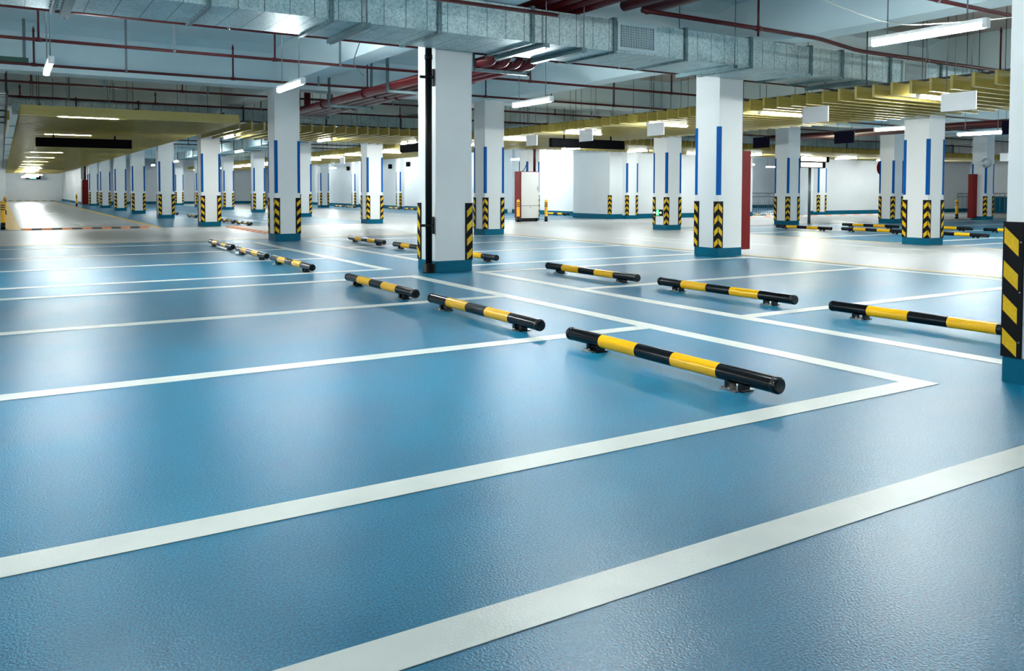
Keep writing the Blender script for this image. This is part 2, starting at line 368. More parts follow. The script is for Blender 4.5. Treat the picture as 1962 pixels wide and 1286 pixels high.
def guard_mesh(sx, sy):
    mb = MB(); c = (0 if sx < 0 else CW, 0 if sy < 0 else CW)
    chevron_flange(mb, c, (-sx, 0), (0, sy), 0.155, 0.97)
    chevron_flange(mb, c, (0, -sy), (sx, 0), 0.155, 0.97)
    for k in range(3):       # screw heads
        z = 0.25 + 0.3 * k
        for (ux, uy, nx, ny) in ((-sx, 0, 0, sy), (0, -sy, sx, 0)):
            p = (c[0] + ux * 0.092 + nx * 0.0122, c[1] + uy * 0.092 + ny * 0.0122, z)
            mb.tube([p, (p[0] + nx * 0.003, p[1] + ny * 0.003, z)], 0.005, 6, 2)
    return mb.mesh('corner_guard', ['black_rubber', 'guard_yellow', 'steel'])
def strip_mesh(sx, sy):
    mb = MB(); x, y = (0 if sx < 0 else CW), (0 if sy < 0 else CW); t = 0.003; wd = 0.06
    mb.box(min(x + sx * t, x - sx * wd), max(x + sx * t, x - sx * wd), min(y, y + sy * t), max(y, y + sy * t), 1.08, 2.27)
    mb.box(min(x, x + sx * t), max(x, x + sx * t), min(y, y - sy * wd), max(y, y - sy * wd), 1.08, 2.27)
    return mb.mesh('blue_strip', ['strip_blue'])
SGN = [(-1, -1), (-1, 1), (1, -1), (1, 1)]
GM = {s: guard_mesh(*s) for s in SGN}; SM = {s: strip_mesh(*s) for s in SGN}
SHAFT = MB().box(0, CW, 0, CW, 0.0, 3.46).mesh('shaft', ['white_paint'])
SHAFT_HI = MB().box(0, CW, 0, CW, 0.0, 3.57).mesh('shaft', ['white_paint'])
SKIRT = MB().cbox(-0.006, CW + 0.006, -0.006, CW + 0.006, 0.0, 0.155, 0.006).mesh('skirting', ['teal'])
HSHAFT = MB().box(0, CW, 0, 0.295, 0.0, ZS).mesh('shaft', ['white_paint'])
HSKIRT = MB().box(-0.006, CW + 0.006, -0.006, 0.27, 0.0, 0.155).mesh('skirting', ['teal'])
def child(name, me, parent, loc=(0, 0, 0), rz=0):
    o = bpy.data.objects.new(name, me); COL.objects.link(o); o.parent = parent; o.location = loc; o.rotation_euler = (0, 0, rz); return o
def pillar(x, y, label, strips=True, guards=SGN, shaft=None, group='white pillars of the hall'):
    t = thing('pillar', label, 'pillar', (x, y, 0), group)
    child('shaft', shaft or SHAFT, t); child('skirting', SKIRT, t)['label'] = 'teal painted skirting'
    for s in guards: child('corner_guard', GM[s], t)['label'] = 'black and yellow chevron corner guard'
    if strips:
        for s in (SGN if strips is True else strips): child('blue_strip', SM[s], t)['label'] = 'blue corner strip'
    return t
def pilaster(x, y, label, face):
    """half pillar standing out of a wall; face 'y' looks to -Y, 'x' looks to -X"""
    t = thing('pilaster', label, 'pilaster', (x, y, 0), 'white pilasters on the far walls')
    rz = 0 if face == 'y' else -math.pi / 2
    t.rotation_euler = (0, 0, rz)
    child('shaft', HSHAFT, t); child('skirting', HSKIRT, t)
    for s in ((-1, -1), (1, -1)): child('corner_guard', GM[s], t); child('blue_strip', SM[s], t)
    return t
pillar(5.16, 2.12, 'large white pillar cut off by the right edge of the photo, nearest one', False, shaft=SHAFT_HI)
P2 = pillar(5.17, 10.43, 'plain white pillar with a black downpipe, left of centre', False, [(-1, 1), (1, -1), (1, 1)])
pillar(5.26, 18.74, 'white pillar with blue strips under the left hanging tube light, beside three small wheel stops')
pillar(5.27, 26.9, 'first white pillar along the corridor, where the yellow ceiling corner ends')
P_C5 = pillar(5.3, 35.25, 'second white pillar along the corridor past the cross lane')
pillar(5.28, 43.0, 'third white pillar along the corridor past the cross lane')
pillar(5.22, 49.5, 'fourth white pillar along the corridor past the cross lane')
pillar(5.25, 57.6, 'fifth white pillar along the corridor past the cross lane')
pillar(5.25, 65.3, 'sixth white pillar along the corridor, just in front of the dark red cabinet')
P3 = pillar(10.6, 10.38, 'white pillar with blue strips and a tall red cabinet on its right side', [(-1, -1), (-1, 1)], [(-1, -1), (-1, 1)])
pillar(10.55, 18.47, 'white pillar with blue strips just right of the pillar with the black downpipe')
pillar(10.63, 26.7, 'white pillar with blue strips left of the black downpipe pillar, below the slatted ceiling')
pillar(10.85, 35.1, 'white pillar partly hidden behind the pillar by the three small wheel stops')
pillar(10.95, 42.9, 'distant white pillar between the first corridor pillar and the left tube-light pillar')
pillar(10.95, 49.6, 'distant white pillar peeking out right of the first corridor pillar')
pillar(10.95, 57.6, 'distant white pillar seen between the first and second corridor pillars')
pillar(10.95, 65.3, 'farthest white pillar of the second row, seen between corridor pillars')
pillar(16.78, 10.38, 'white pillar with blue strips nearest on the right side of the driving lane')
P_EX = pillar(16.5, 18.22, 'white pillar with a green exit sign low on its left face')
pillar(17.2, 26.85, 'white pillar standing behind the white and red fire cabinet')
pillar(17.3, 35.0, 'distant white pillar hidden behind the black downpipe pillar')
pillar(17.6, 43.5, 'distant white pillar hidden behind the pillar below the slatted ceiling')
pillar(17.85, 53.0, 'small distant white pillar with a green light, right of the left tube-light pillar')
pillar(17.85, 61.0, 'very distant white pillar near the far left wall')
pillar(22.5, 18.86, 'white pillar right of the red cabinet pillar, behind a lone wheel stop')
P_RD = pillar(27.45, 18.3, 'white pillar with a red disc sign at its upper left')
P_R = pillar(33.65, 18.38, 'white pillar with a red cabinet on its left, farthest right')
pilaster(21.6, 26.2, 'pilaster at the left end of the long wall right of the white fire cabinet', 'y')
pilaster(33.55, 26.3, 'pilaster on the wall right of the ramp railing', 'y')
pilaster(41.0, 26.3, 'pilaster on the far right wall beyond the farthest pillar', 'y')
pilaster(20.6, 54.6, 'pilaster on the far left wall, left of the pillar below the slatted ceiling', 'x')
pilaster(20.6, 47.0, 'pilaster on the far left wall, right of the pillar below the slatted ceiling', 'x')
pilaster(16.2, 72.2, 'left pilaster on the farthest wall between corridor pillars', 'y')
pilaster(18.8, 72.2, 'right pilaster on the farthest wall between corridor pillars', 'y')
# wide pier in the corridor end, corner post on wall block
t = thing('pillar', 'broad white pier behind the dark red cabinet at the end of the corridor row', 'pillar', (5.5, 69.8, 0), 'white pillars of the hall')
MB().box(5.5, 6.8, 69.8, 71.4, 0, 3.45).build('shaft', 'white_paint', t); MB().box(5.48, 6.82, 69.78, 71.42, 0, 0.16).build('skirting', 'teal', t)
for (px, py, s) in ((5.5, 69.8, (-1, -1)),): child('corner_guard', GM[s], t); child('blue_strip', SM[s], t)
for nm, (px, py) in {'edge of the bright recess': (20.95, 26.5)}.items():
    g = thing('corner_guard', 'black and yellow guard on the outer corner of the far white block', 'corner guard', (px, py, 0))
    child('leaf', GM[(-1, -1)], g)
t = thing('pillar', 'white pillar at the left edge of the photo beside the corridor end wall', 'pillar', (-0.75, 80, 0), 'white pillars of the hall')
MB().box(-0.75, 0.3, 80, 81, 0, 3.45).build('shaft', 'white_paint', t); MB().box(-0.77, 0.32, 79.98, 81.02, 0, 0.16).build('skirting', 'teal', t)

# black downpipe strapped to the second pillar
px, py = 5.06, 10.43
t = thing('downpipe', 'black downpipe clamped to the front corner of the plain white pillar', 'pipe', (px, py, 0))
MB().tube([(px, py, 0.13), (px, py, 3.44)], 0.047, 20).build('pipe', 'black_pipe', t)
MB().tube([(px, py, 0.0), (px, py, 0.02), (px, py, 0.02), (px, py, 0.125), (px, py, 0.125), (px, py, 0.14)], [0.09, 0.09, 0.083, 0.083, 0.065, 0.05], 20).build('base_collar', 'black_pipe', t)
MB().tube([(px, py, 2.96), (px, py, 3.02)], 0.055, 20).build('coupling', 'black_pipe', t)
for z in (0.66, 2.72):
    c = MB().tube([(px, py, z - 0.02), (px, py, z + 0.02)], 0.054, 20).build('clamp', 'black_pipe', t)
    MB().box(px - 0.11, px + 0.082, py + 0.03, py + 0.06, z - 0.018, z + 0.018).build('clamp_bar', 'black_pipe', c)
    MB().box(px + 0.082, px + 0.098, py + 0.025, py + 0.065, z - 0.12, z + 0.12).build('wall_plate', 'black_pipe', c)

# ------------------------------------------------------------------ wheel stops
def make_stop(L):
    """axis along Y, centred at origin; ends black, two yellow bands, black middle"""
    t = thing('wheel_stop', '', 'wheel stop', (0, 0, 0), 'black and yellow wheel stops')
    h = L / 2; r = 0.047; z = 0.082
    cuts = [-h, -h + 0.222 * L, -h + 0.424 * L, -h + 0.602 * L, -h + 0.803 * L, h]
    MB().tube([(0, c, z) for c in cuts], r, 24, cap=False, mis=[0, 1, 0, 1, 0]).build('tube', ['stop_black', 'stop_yellow'], t)
    for s in (-1, 1):
        y = s * h
        MB().tube([(0, y - s * 0.03, z), (0, y, z), (0, y + s * 0.008, z), (0, y + s * 0.014, z)], [0.0485, 0.0485, 0.045, 0.037], 24).build('end_cap', 'stop_black', t)
        yb = s * (h * 0.69)
        b = MB(); b.box(-0.03, 0.03, yb - 0.07, yb - 0.035, 0.006, 0.06); b.box(-0.03, 0.03, yb + 0.035, yb + 0.07, 0.006, 0.06)
        b.box(-0.045, 0.045, yb - 0.08, yb + 0.08, 0.0, 0.008, 0)
        f = b.build('foot', 'stop_black', t)
        for e in (-1, 1):
            pl = MB().box(min(e * 0.045, e * 0.08), max(e * 0.045, e * 0.08), yb - 0.06, yb + 0.06, 0.0, 0.007)
            pl.tube([(e * 0.063, yb, 0.005), (e * 0.063, yb, 0.02)], 0.01, 8)
            pl.build('anchor_plate', 'steel', f, label='zinc anchor plate with bolt')
    return t
ws = make_stop(1.95)
STOPS = [(3.50, 3.92, 'nearest wheel stop, large in the right foreground of the left bay row'),
 (3.505, 6.22, 'second nearest wheel stop in the left bay row, below the downpipe pillar'),
 (3.505, 8.47, 'third wheel stop of the left bay row, just left of the downpipe pillar'),
 (3.51, 11.72, 'fourth wheel stop of the left bay row, nearest of three past the downpipe pillar'),
 (3.51, 13.95, 'fifth wheel stop of the left bay row, middle of three past the downpipe pillar'),
 (3.55, 16.35, 'sixth wheel stop of the left bay row, farthest of three past the downpipe pillar'),
 (6.38, 3.89, 'wheel stop running behind the right foreground pillar'),
 (6.41, 6.22, 'middle wheel stop of the right bay row, with a gap to both neighbours'),
 (6.40, 8.50, 'wheel stop of the right bay row nearest to the downpipe pillar, in front of it'),
 (6.45, 11.87, 'wheel stop poking out right from behind the downpipe pillar'),
 (6.42, 13.79, 'wheel stop running into the left side of the downpipe pillar'),
 (6.45, 16.26, 'short looking wheel stop in the middle distance left of the downpipe pillar'),
 (19.57, 15.85, 'wheel stop at the foot of the pillar right of the red cabinet'),
 (22.44, 15.72, 'rear wheel stop of two stacked in view, left of the right lane pillar'),
 (19.8, 13.78, 'front wheel stop of two stacked in view, left of the right lane pillar'),
 (19.75, 11.65, 'front wheel stop poking out right of the right lane pillar'),
 (22.98, 13.85, 'rear wheel stop poking out right of the right lane pillar'),
 (22.97, 11.62, 'wheel stop beside the right foreground pillar guard in the distance'),
 (6.5, 26.75, 'nearer of two small wheel stops right of the first corridor pillar'),
 (6.5, 28.85, 'farther of two small wheel stops right of the first corridor pillar'),
 (6.5, 35.0, 'small wheel stop between the first and second corridor pillars'),
 (6.5, 39.2, 'small wheel stop between the second and third corridor pillars'),
 (6.5, 32.4, 'small wheel stop peeking from behind the first corridor pillar'),
 (18.9, 50.3, 'small far wheel stop left of the pillar below the slatted ceiling'),
 (18.9, 52.4, 'smallest far wheel stop by the far left wall'),
 (19.6, 45.0, 'far wheel stop by the far left wall, right of the pillar below the slatted ceiling'),
 (19.6, 42.8, 'far wheel stop by the far left wall, beside the downpipe pillar'),
 (21.3, 30.8, 'far wheel stop in the bright recess beside the white fire cabinet')]
for i, (x, y, lb) in enumerate(STOPS):
    x *= 1.033; y *= 1.033
    if i == 0: ws.location = (x, y, 0); ws['label'] = lb
    else: dup(ws, (x, y, 0), lb)

# ------------------------------------------------------------------ slatted ceilings
ZB, ZT = 2.70, 2.91
AVOID = [(-9, 40, 22.75, 24.05), (6, 23, 9.1, 10.5), (-9, 40, 22.25, 22.35), (-9, 40, 7.9, 8.1), (-9, 40, 13.7, 13.85), (-9, 40, 16.35, 16.5)]   # ducts and pipes the rods must miss
def field(label, axis, x0, x1, y0, y1, pitch, mname, avoid=None, stepx=1.35):
    """slatted ceiling; axis = direction the boards run"""
    t = thing('slatted_ceiling', label, 'slatted ceiling', (x0, y0, ZB))
    th = 0.045
    if axis == 'x':
        base = MB().box(0, x1 - x0, 0, th, 0, ZT - ZB); n = int((y1 - y0) / pitch); stepv = (0, pitch)
    else:
        base = MB().box(0, th, 0, y1 - y0, 0, ZT - ZB); n = int((x1 - x0) / pitch); stepv = (pitch, 0)
    me = base.mesh('slat', [mname]); rest = MB()
    for k in range(n + 1):
        if k < 100:
            child('slat', me, t, (stepv[0] * k, stepv[1] * k, 0))
        else:
            o = (stepv[0] * k, stepv[1] * k)
            if axis == 'x': rest.box(0, x1 - x0, o[1], o[1] + th, 0, ZT - ZB)
            else: rest.box(o[0], o[0] + th, 0, y1 - y0, 0, ZT - ZB)
    if rest.v:
        r = rest.build('slat', mname, t, (0, 0, 0)); r['kind'] = 'stuff'
    nr = 0
    span = (x1 - x0) if axis == 'x' else (y1 - y0)
    for c in (0.35, 0.5 * span, span - 0.35):
        if axis == 'x': MB().box(c - 0.02, c + 0.02, 0, y1 - y0, ZT - ZB, ZT - ZB + 0.035).build('carrier_rail', 'dark_rod', t, (0, 0, 0))
        else: MB().box(0, x1 - x0, c - 0.02, c + 0.02, ZT - ZB, ZT - ZB + 0.035).build('carrier_rail', 'dark_rod', t, (0, 0, 0))
    rod = MB().tube([(0, 0, ZT - ZB), (0, 0, ZS - ZB)], 0.006, 5).mesh('hanger_rod', ['dark_rod'])
    run = (y1 - y0) if axis == 'x' else (x1 - x0)
    for c in (0.35, 0.5 * span, span - 0.35):
        d = 0.4
        while d < min(run, 36) and nr < 99:
            e = d + random.uniform(-.25, .25); d += stepx
            q = (c, e, 0) if axis == 'x' else (e, c, 0)
            if any(ax0 < x0 + q[0] < ax1 and ay0 < y0 + q[1] < ay1 for ax0, ax1, ay0, ay1 in AVOID): continue
            child('hanger_rod', rod, t, q); nr += 1
    return t
field('yellow slatted ceiling over the corridor on the left, its boards running crosswise', 'x', 0.36, 4.78, 20.0, 93.5, 0.33, 'baffle_x')
field('yellow slatted ceiling over the driving lane on the right, stepping towards the upper right corner', 'x', 12.25, 16.5, 3.26, 27.4, 0.33, 'baffle_x')
field('far yellow slatted ceiling seen between the corridor pillars and the downpipe pillar', 'x', 12.25, 16.5, 28.1, 68.0, 0.33, 'baffle_x')
field('yellow slatted ceiling over the cross lane on both sides of the downpipe pillar', 'y', 5.17, 12.1, 21.68, 26.35, 0.315, 'baffle_y')
field('distant yellow slatted ceiling over the cross lane behind the exit sign pillar', 'y', 16.7, 43.0, 21.68, 26.2, 0.315, 'baffle_y')
field('yellow slatted ceiling scrap at the far left edge of the photo', 'y', -9.0, 0.15, 21.68, 26.35, 0.315, 'baffle_y')

# ------------------------------------------------------------------ lamps
def lamp_mb(L):
    """pendant batten along X: housing, glowing tube below, end caps, two rods"""
    hs = MB().box(-L / 2, L / 2, -0.03, 0.03, 0.028, 0.062).mesh('housing', ['lamp_white'])
    tb = MB().tube([(-L / 2 + 0.02, 0, -0.004), (L / 2 - 0.02, 0, -0.004)], 0.033, 10).mesh('tube', ['lamp'])
    ec = MB().box(-0.022, 0.022, -0.034, 0.034, -0.032, 0.06).mesh('end_cap', ['lamp_white'])
    return hs, tb, ec
LM = lamp_mb(1.2)
def slat_lamp():
    hs = MB().box(-0.6, 0.6, -0.034, 0.034, 0.0, 0.05).mesh('housing', ['lamp_white'])
    p = [(-0.03, -0.001), (-0.026, -0.016), (-0.013, -0.026), (0.013, -0.026), (0.026, -0.016), (0.03, -0.001)]
    tb = MB().prism(p, 'x', -0.58, 0.58).mesh('tube', ['lamp_dim'])
    ec = MB().box(-0.02, 0.02, -0.036, 0.036, -0.028, 0.05).mesh('end_cap', ['lamp_white'])
    return hs, tb, ec
LS = slat_lamp()
RODS = {}
def lamp(x, y, z, along, label, top=ZS, group='pendant tube lights', L=1.2, slat=False):
    t = thing('tube_light', label, 'light', (x, y, z), group)
    rz = 0 if along == 'x' else math.pi / 2
    t.rotation_euler = (0, 0, rz)
    K = LS if slat else LM
    child('housing', K[0], t); child('tube', K[1], t)
    child('end_cap', K[2], t, (-L / 2, 0, 0)); child('end_cap', K[2], t, (L / 2, 0, 0))
    key = round(top - z, 2)
    if key not in RODS: RODS[key] = MB().tube([(0, 0, 0.06), (0, 0, top - z)], 0.007, 6).mesh('suspension_rod', ['hanger'])
    for dx in (-0.42, 0.42): child('suspension_rod', RODS[key], t, (dx, 0, 0))
    return t
lamp(7.9, 4.95, 2.72, 'y', 'brightest pendant tube light in the upper right corner of the photo')
lamp(3.66, 12.2, 2.68, 'y', 'pendant tube light in front of the left strip pillar top')
lamp(0.53, 11.95, 2.68, 'y', 'pendant tube light at the far left, seen end-on')
lamp(7.85, 12.1, 2.67, 'y', 'pendant tube light just right of the downpipe pillar, below red pipes')
for (x, y, lb) in ((18.2, 12.05, 'pendant tube light above the right lane pillar, left of it'), (21.5, 11.9, 'pendant tube light right of the right lane pillar, behind the navy sign')):
    lamp(x, y, 2.65, 'y', lb)
for x in (18.2, 21.6, 26.0, 30.5):
    for y in (4.4, -3.2): lamp(x, y, 2.65, 'y', 'pendant tube light over the right bays, outside the photo')
for x in (26.0, 30.5, 36.0): lamp(x, 12.0, 2.65, 'y', 'small pendant tube light far right among the pillars')
for x in (0.53, 3.66): lamp(x, 4.6, 2.68, 'y', 'pendant tube light over the near left bays, above the photo')
for x in (-8.5, 3.66):
    for y in (-5.5,): lamp(x, y, 2.68, 'y', 'pendant tube light over the bays behind the viewpoint')
for x in (-8.5, -4.5):
    for y in (4.6, 12.2): lamp(x, y, 2.68, 'y', 'pendant tube light over the bays left of the photo')
# lane lamps between slats
for k in range(19):
    y = 7.85 + 3.3 * k
    if k == 0: lb = 'tube light between slats beside the white sign at the far right'
    elif k == 1: lb = 'tube light between slats left of the white sign right of the red cabinet pillar'
    elif k == 2: lb = 'tube light between slats left of the red cabinet pillar'
    elif k == 3: lb = 'tube light between slats behind the small white sign above the black sign box'
    else: lb = 'tube light between slats, %s beyond the black sign box over the driving lane' % ORD[k - 4]
    lamp(13.25, y + 0.17, 2.685, 'x', lb, group='tube lights set between slats', slat=True)
for k, y in enumerate((4.5, 1.1, -2.3, -5.7, -9.1)): lamp(13.25, y, 2.68, 'x', 'tube light over the driving lane outside the photo')
# cross lane lamps
CX = [5.66 + 2.835 * k for k in range(3)] + [16.7 + 0.315 * (3 + 10 * k) + 0.175 for k in range(8)] + [-9 + 0.315 * (5 + 10 * k) + 0.175 for k in range(2)]
for k, x in enumerate(CX):
    if k < 3: nm = ('tube light below slats beside the first corridor pillar top', 'tube light below slats left of the pillar below the slatted ceiling', 'tube light below slats beside the downpipe pillar, above the black sign')[k]
    elif k < 11: nm = 'tube light below cross lane slats right of the driving lane, %s of that row' % ORD[k - 3]
    else: nm = 'tube light below cross lane slats left of the corridor, outside the photo'
    lamp(x, 24.8, 2.685, 'y', nm, group='tube lights set between slats', slat=True)
# corridor lamps
for k in range(11):
    lamp(1.65, 20.15 + 0.33 * 20 * k + 0.1825, 2.735, 'x', 'tube light between corridor slats, %s from the front' % (ORD[k]), group='tube lights set between slats', slat=True)
# wing lamps beyond the cross lane
for x in (7.75, 18.9):
    for k, y in enumerate((32.4, 38.8, 45.8, 53.5, 61.5)):
        lamp(x, y, 2.62, 'y', 'pendant tube light over the %s bays beyond the cross lane, %s from the front' % ('inner' if x < 10 else 'far wall', ORD[k]))
lamp(20.4, 32.6, 2.6, 'y', 'pendant tube light in the bright recess right of the white fire cabinet')
lamp(31.2, 32, 2.7, 'x', 'tube light over the ramp behind the railing')
lamp(37, 34, 2.7, 'x', 'added tube light behind the far right wall, brightening the ramp hall'); lamp(42, 36.5, 2.7, 'x', 'added tube light brightening the back of the ramp hall')  # two lamps added to brighten the otherwise dark ramp hall
lamp(31.2, 37, 2.7, 'x', 'tube light deep in the ramp opening')
for k, y in enumerate((76, 84, 91)): lamp(2.2, y, 2.3, 'x', 'tube light near the corridor end wall, %s' % ORD[k])
for x in (-3.5,):
    for y in (32, 40, 48, 56, 64, 72, 80): lamp(x, y, 2.67, 'y', 'pendant tube light left of the corridor, outside the photo')

# ------------------------------------------------------------------ big air duct
DY0, DY1, DZ0, DZ1 = 9.2, 10.33, 3.10, 3.54
t = thing('air_duct', 'large galvanised air duct crossing the top of the photo', 'air duct', (-9, 9.2, DZ0))
fl_x = [-9.0, -6.8, -4.6, -2.2, 0.5, 1.9, 3.24, 4.61, 5.97, 7.34, 8.68, 10.06, 11.48, 12.29, 13.63, 15.2, 16.6, 18.2, 20.0, 22.0]
dsec = []
for i in range(len(fl_x) - 1):
    dsec.append(MB().box(fl_x[i] + 0.004, fl_x[i + 1] - 0.004, DY0, DY1, DZ0, DZ1).build('duct_section', 'galv', t))
for x in fl_x[1:-1]:
    m = MB(); g = 0.028; wd = 0.022
    for xx in (x - wd - 0.002, x + 0.002):
        m.box(xx, xx + wd, DY0 - g, DY0, DZ0 - g, DZ1 + g); m.box(xx, xx + wd, DY1, DY1 + g, DZ0 - g, DZ1 + g)
        m.box(xx, xx + wd, DY0, DY1, DZ0 - g, DZ0); m.box(xx, xx + wd, DY0, DY1, DZ1, DZ1 + g)
    for k in range(8):
        y = DY0 + 0.07 + k * 0.141
        m.tube([(x - 0.04, y, DZ0 - 0.016), (x + 0.04, y, DZ0 - 0.016)], 0.008, 6)
    for k in range(3):
        z = DZ0 + 0.08 + k * 0.14
        m.tube([(x - 0.04, DY0 - 0.016, z), (x + 0.04, DY0 - 0.016, z)], 0.008, 6)
    m.build('flange', 'galv_plain', t)
for x in (-7.5, -3.5, 0.62, 3.65, 6.16, 6.78, 9.67, 12.9, 16.0, 19.0):
    m = MB().box(x - 0.045, x + 0.045, DY0 - 0.06, DY1 + 0.1, DZ0 - 0.06, DZ0 - 0.002)
    m.build('support_channel', 'galv_plain', t)
    for yy in (DY0 - 0.04, DY1 + 0.07): MB().tube([(x, yy, DZ0 - 0.08), (x, yy, ZS)], 0.008, 6).build('hanger_rod', 'hanger', t)
def grille(x0, x1, z0, z1):
    g = MB(); y = DY0
    fr = 0.05
    g.box(x0, x1, y - 0.02, y - 0.001, z0, z0 + fr); g.box(x0, x1, y - 0.02, y - 0.001, z1 - fr, z1)
    g.box(x0, x0 + fr, y - 0.02, y - 0.001, z0 + fr, z1 - fr); g.box(x1 - fr, x1, y - 0.02, y - 0.001, z0 + fr, z1 - fr)
    o = g.build('vent_grille', 'grille', t)
    MB().box(x0 + fr, x1 - fr, y - 0.003, y - 0.001, z0 + fr, z1 - fr).build('opening', 'void_shade', o)  # dark sheet painting the shade behind the grille bars
    b = MB(); n = 20
    for k in range(1, n): xx = x0 + fr + (x1 - x0 - 2 * fr) * k / n; b.box(xx - 0.006, xx + 0.006, y - 0.018, y - 0.006, z0 + fr, z1 - fr)
    for k in range(1, 9): zz = z0 + fr + (z1 - z0 - 2 * fr) * k / 9; b.box(x0 + fr, x1 - fr, y - 0.012, y - 0.005, zz - 0.003, zz + 0.003)
    b.build('bars', 'grille', o)
grille(7.385, 8.10, 3.125, 3.53); grille(14.0, 14.75, 3.125, 3.53)
# second duct above the cross lane
t = thing('air_duct', 'grey air duct behind the slatted ceiling over the cross lane', 'air duct', (-9, 22.9, 3.0))
for i, x in enumerate([0.25, 1.6, 3, 5.6, 7.9, 10.2, 12.5, 15.5, 19, 23, 27, 31, 35]):
    x1 = [1.6, 3, 5.6, 7.9, 10.2, 12.5, 15.5, 19, 23, 27, 31, 35, 39][i]
    MB().box(x + 0.004, x1 - 0.03, 22.9, 23.9, 3.0, 3.37).build('duct_section', 'galv', t)
    MB().box(x1 - 0.03, x1 + 0.004, 22.87, 23.93, 2.97, 3.40).build('flange', 'dark_rod', t)
# duct over the inner bays beyond the cross lane
t = thing('air_duct', 'pale galvanised duct with ribs in the bay right of the first corridor pillar', 'air duct', (5.95, 31, 2.75))
for k in range(9):
    y = 29.5 + 2.2 * k
    MB().box(8.4, 9.5, y + 0.004, y + 2.17, 2.85, 3.2).build('duct_section', 'galv', t)
    MB().box(8.37, 9.53, y + 2.17, y + 2.2, 2.82, 3.23).build('flange', 'galv_plain', t)
    for x in (8.45, 9.45): MB().tube([(x, y + 1.1, 3.2), (x, y + 1.1, ZS)], 0.008, 6).build('hanger_rod', 'hanger', t)

# ------------------------------------------------------------------ red pipes
def sprinkler_run(label, y, z, x0, x1, risers, hangers, path=None, rtop=4.05, r=0.024):
    t = thing('sprinkler_pipe', label, 'pipe', (x0, y, z), 'dark red sprinkler pipes')
    MB().tube(path or [(x0, y, z), (x1, y, z)], r, 10).build('pipe', 'red_pipe', t)
    for x in risers:
        rr = MB().tube([(x, y, z), (x, y, rtop)], 0.016, 8).build('riser', 'red_pipe', t)
        zt = z + 0.11 if path and x < 10 else z
        MB().tube([(x - 0.045, y, zt), (x + 0.045, y, zt)], r + 0.008, 10).build('tee', 'red_pipe', t)
        MB().tube([(x, y, rtop - 0.07), (x, y, rtop - 0.03), (x, y, rtop), (x, y, rtop + 0.03)], [0.02, 0.022, 0.012, 0.008], 8).build('sprinkler_head', 'red_pipe', rr)
    for x in hangers:
        m = MB().box(x - 0.02, x + 0.02, y - 0.004, y + 0.004, z + 0.02, ZS - 0.0); m.tube([(x - 0.02, y, z), (x + 0.02, y, z)], r + 0.006, 10)
        m.build('hanger', 'hanger', t)
    return t
sprinkler_run('dark red sprinkler pipe along the rear edge of the big duct', 11.42, 3.30, -9, 40, [-3.2, 0.6, 7.9, 15.3], [-1.2, 2.6, 9.2])
sprinkler_run('dark red sprinkler pipe crossing above the far left tube light, second behind the duct', 13.78, 3.30, -9, 40, [-3.3, 0.49, 3.88, 8.9, 12.6], [2.32, 5.0, 13.9])
sprinkler_run('dark red sprinkler pipe level with the far left tube light, third behind the duct', 16.42, 3.28, -9, 40, [-3.1, 0.51, 3.82, 6.55, 9.4, 13.1], [1.95, 5.5, 11.2], rtop=3.9)
sprinkler_run('dark red sprinkler pipe behind the left strip pillar top, fourth behind the duct', 19.6, 3.33, -9, 40, [-3.1, 0.55, 3.46, 6.9, 10.3, 13.5], [1.9, 4.0, 8.5, 14.8], rtop=3.75)
sprinkler_run('dark red sprinkler pipe just above the corridor ceiling front, fifth behind the duct', 22.3, 3.29, -9, 40, [-3.0, 0.4, 3.3, 7.4, 9.9], [1.4, 5.9], rtop=3.55)
sprinkler_run('dark red sprinkler pipe bending down in front of the duct, right of the vent grille', 8.1, 3.30, 6.9, 40, [9.0, 15.2], [13.0, 16.9],
              [(6.9, 8.1, 3.42), (9.2, 8.1, 3.41), (10.15, 8.1, 3.40), (10.35, 8.1, 3.39), (11.1, 8.1, 3.31), (11.3, 8.1, 3.30), (40, 8.1, 3.30)], r=0.03)
sprinkler_run('dark red sprinkler pipe above the duct left of the vent grille', 8.45, 3.30, -9, 5.85, [-3.2, 0.6], [2.4])
sprinkler_run('dark red sprinkler pipe at the top right corner behind the brightest tube light', 5.5, 3.30, -9, 40, [-3.2, 0.6, 12.0], [3.0, 9.0])
for k, y in enumerate((29.5, 32.3, 38, 41.2)):
    sprinkler_run('thin dark red pipe above the bays beyond the cross lane, %s from the front' % ORD[k], y, 3.28, 5.9, 28, [7.5, 10.2, 13.1, 16.0, 19], [9], rtop=3.6)

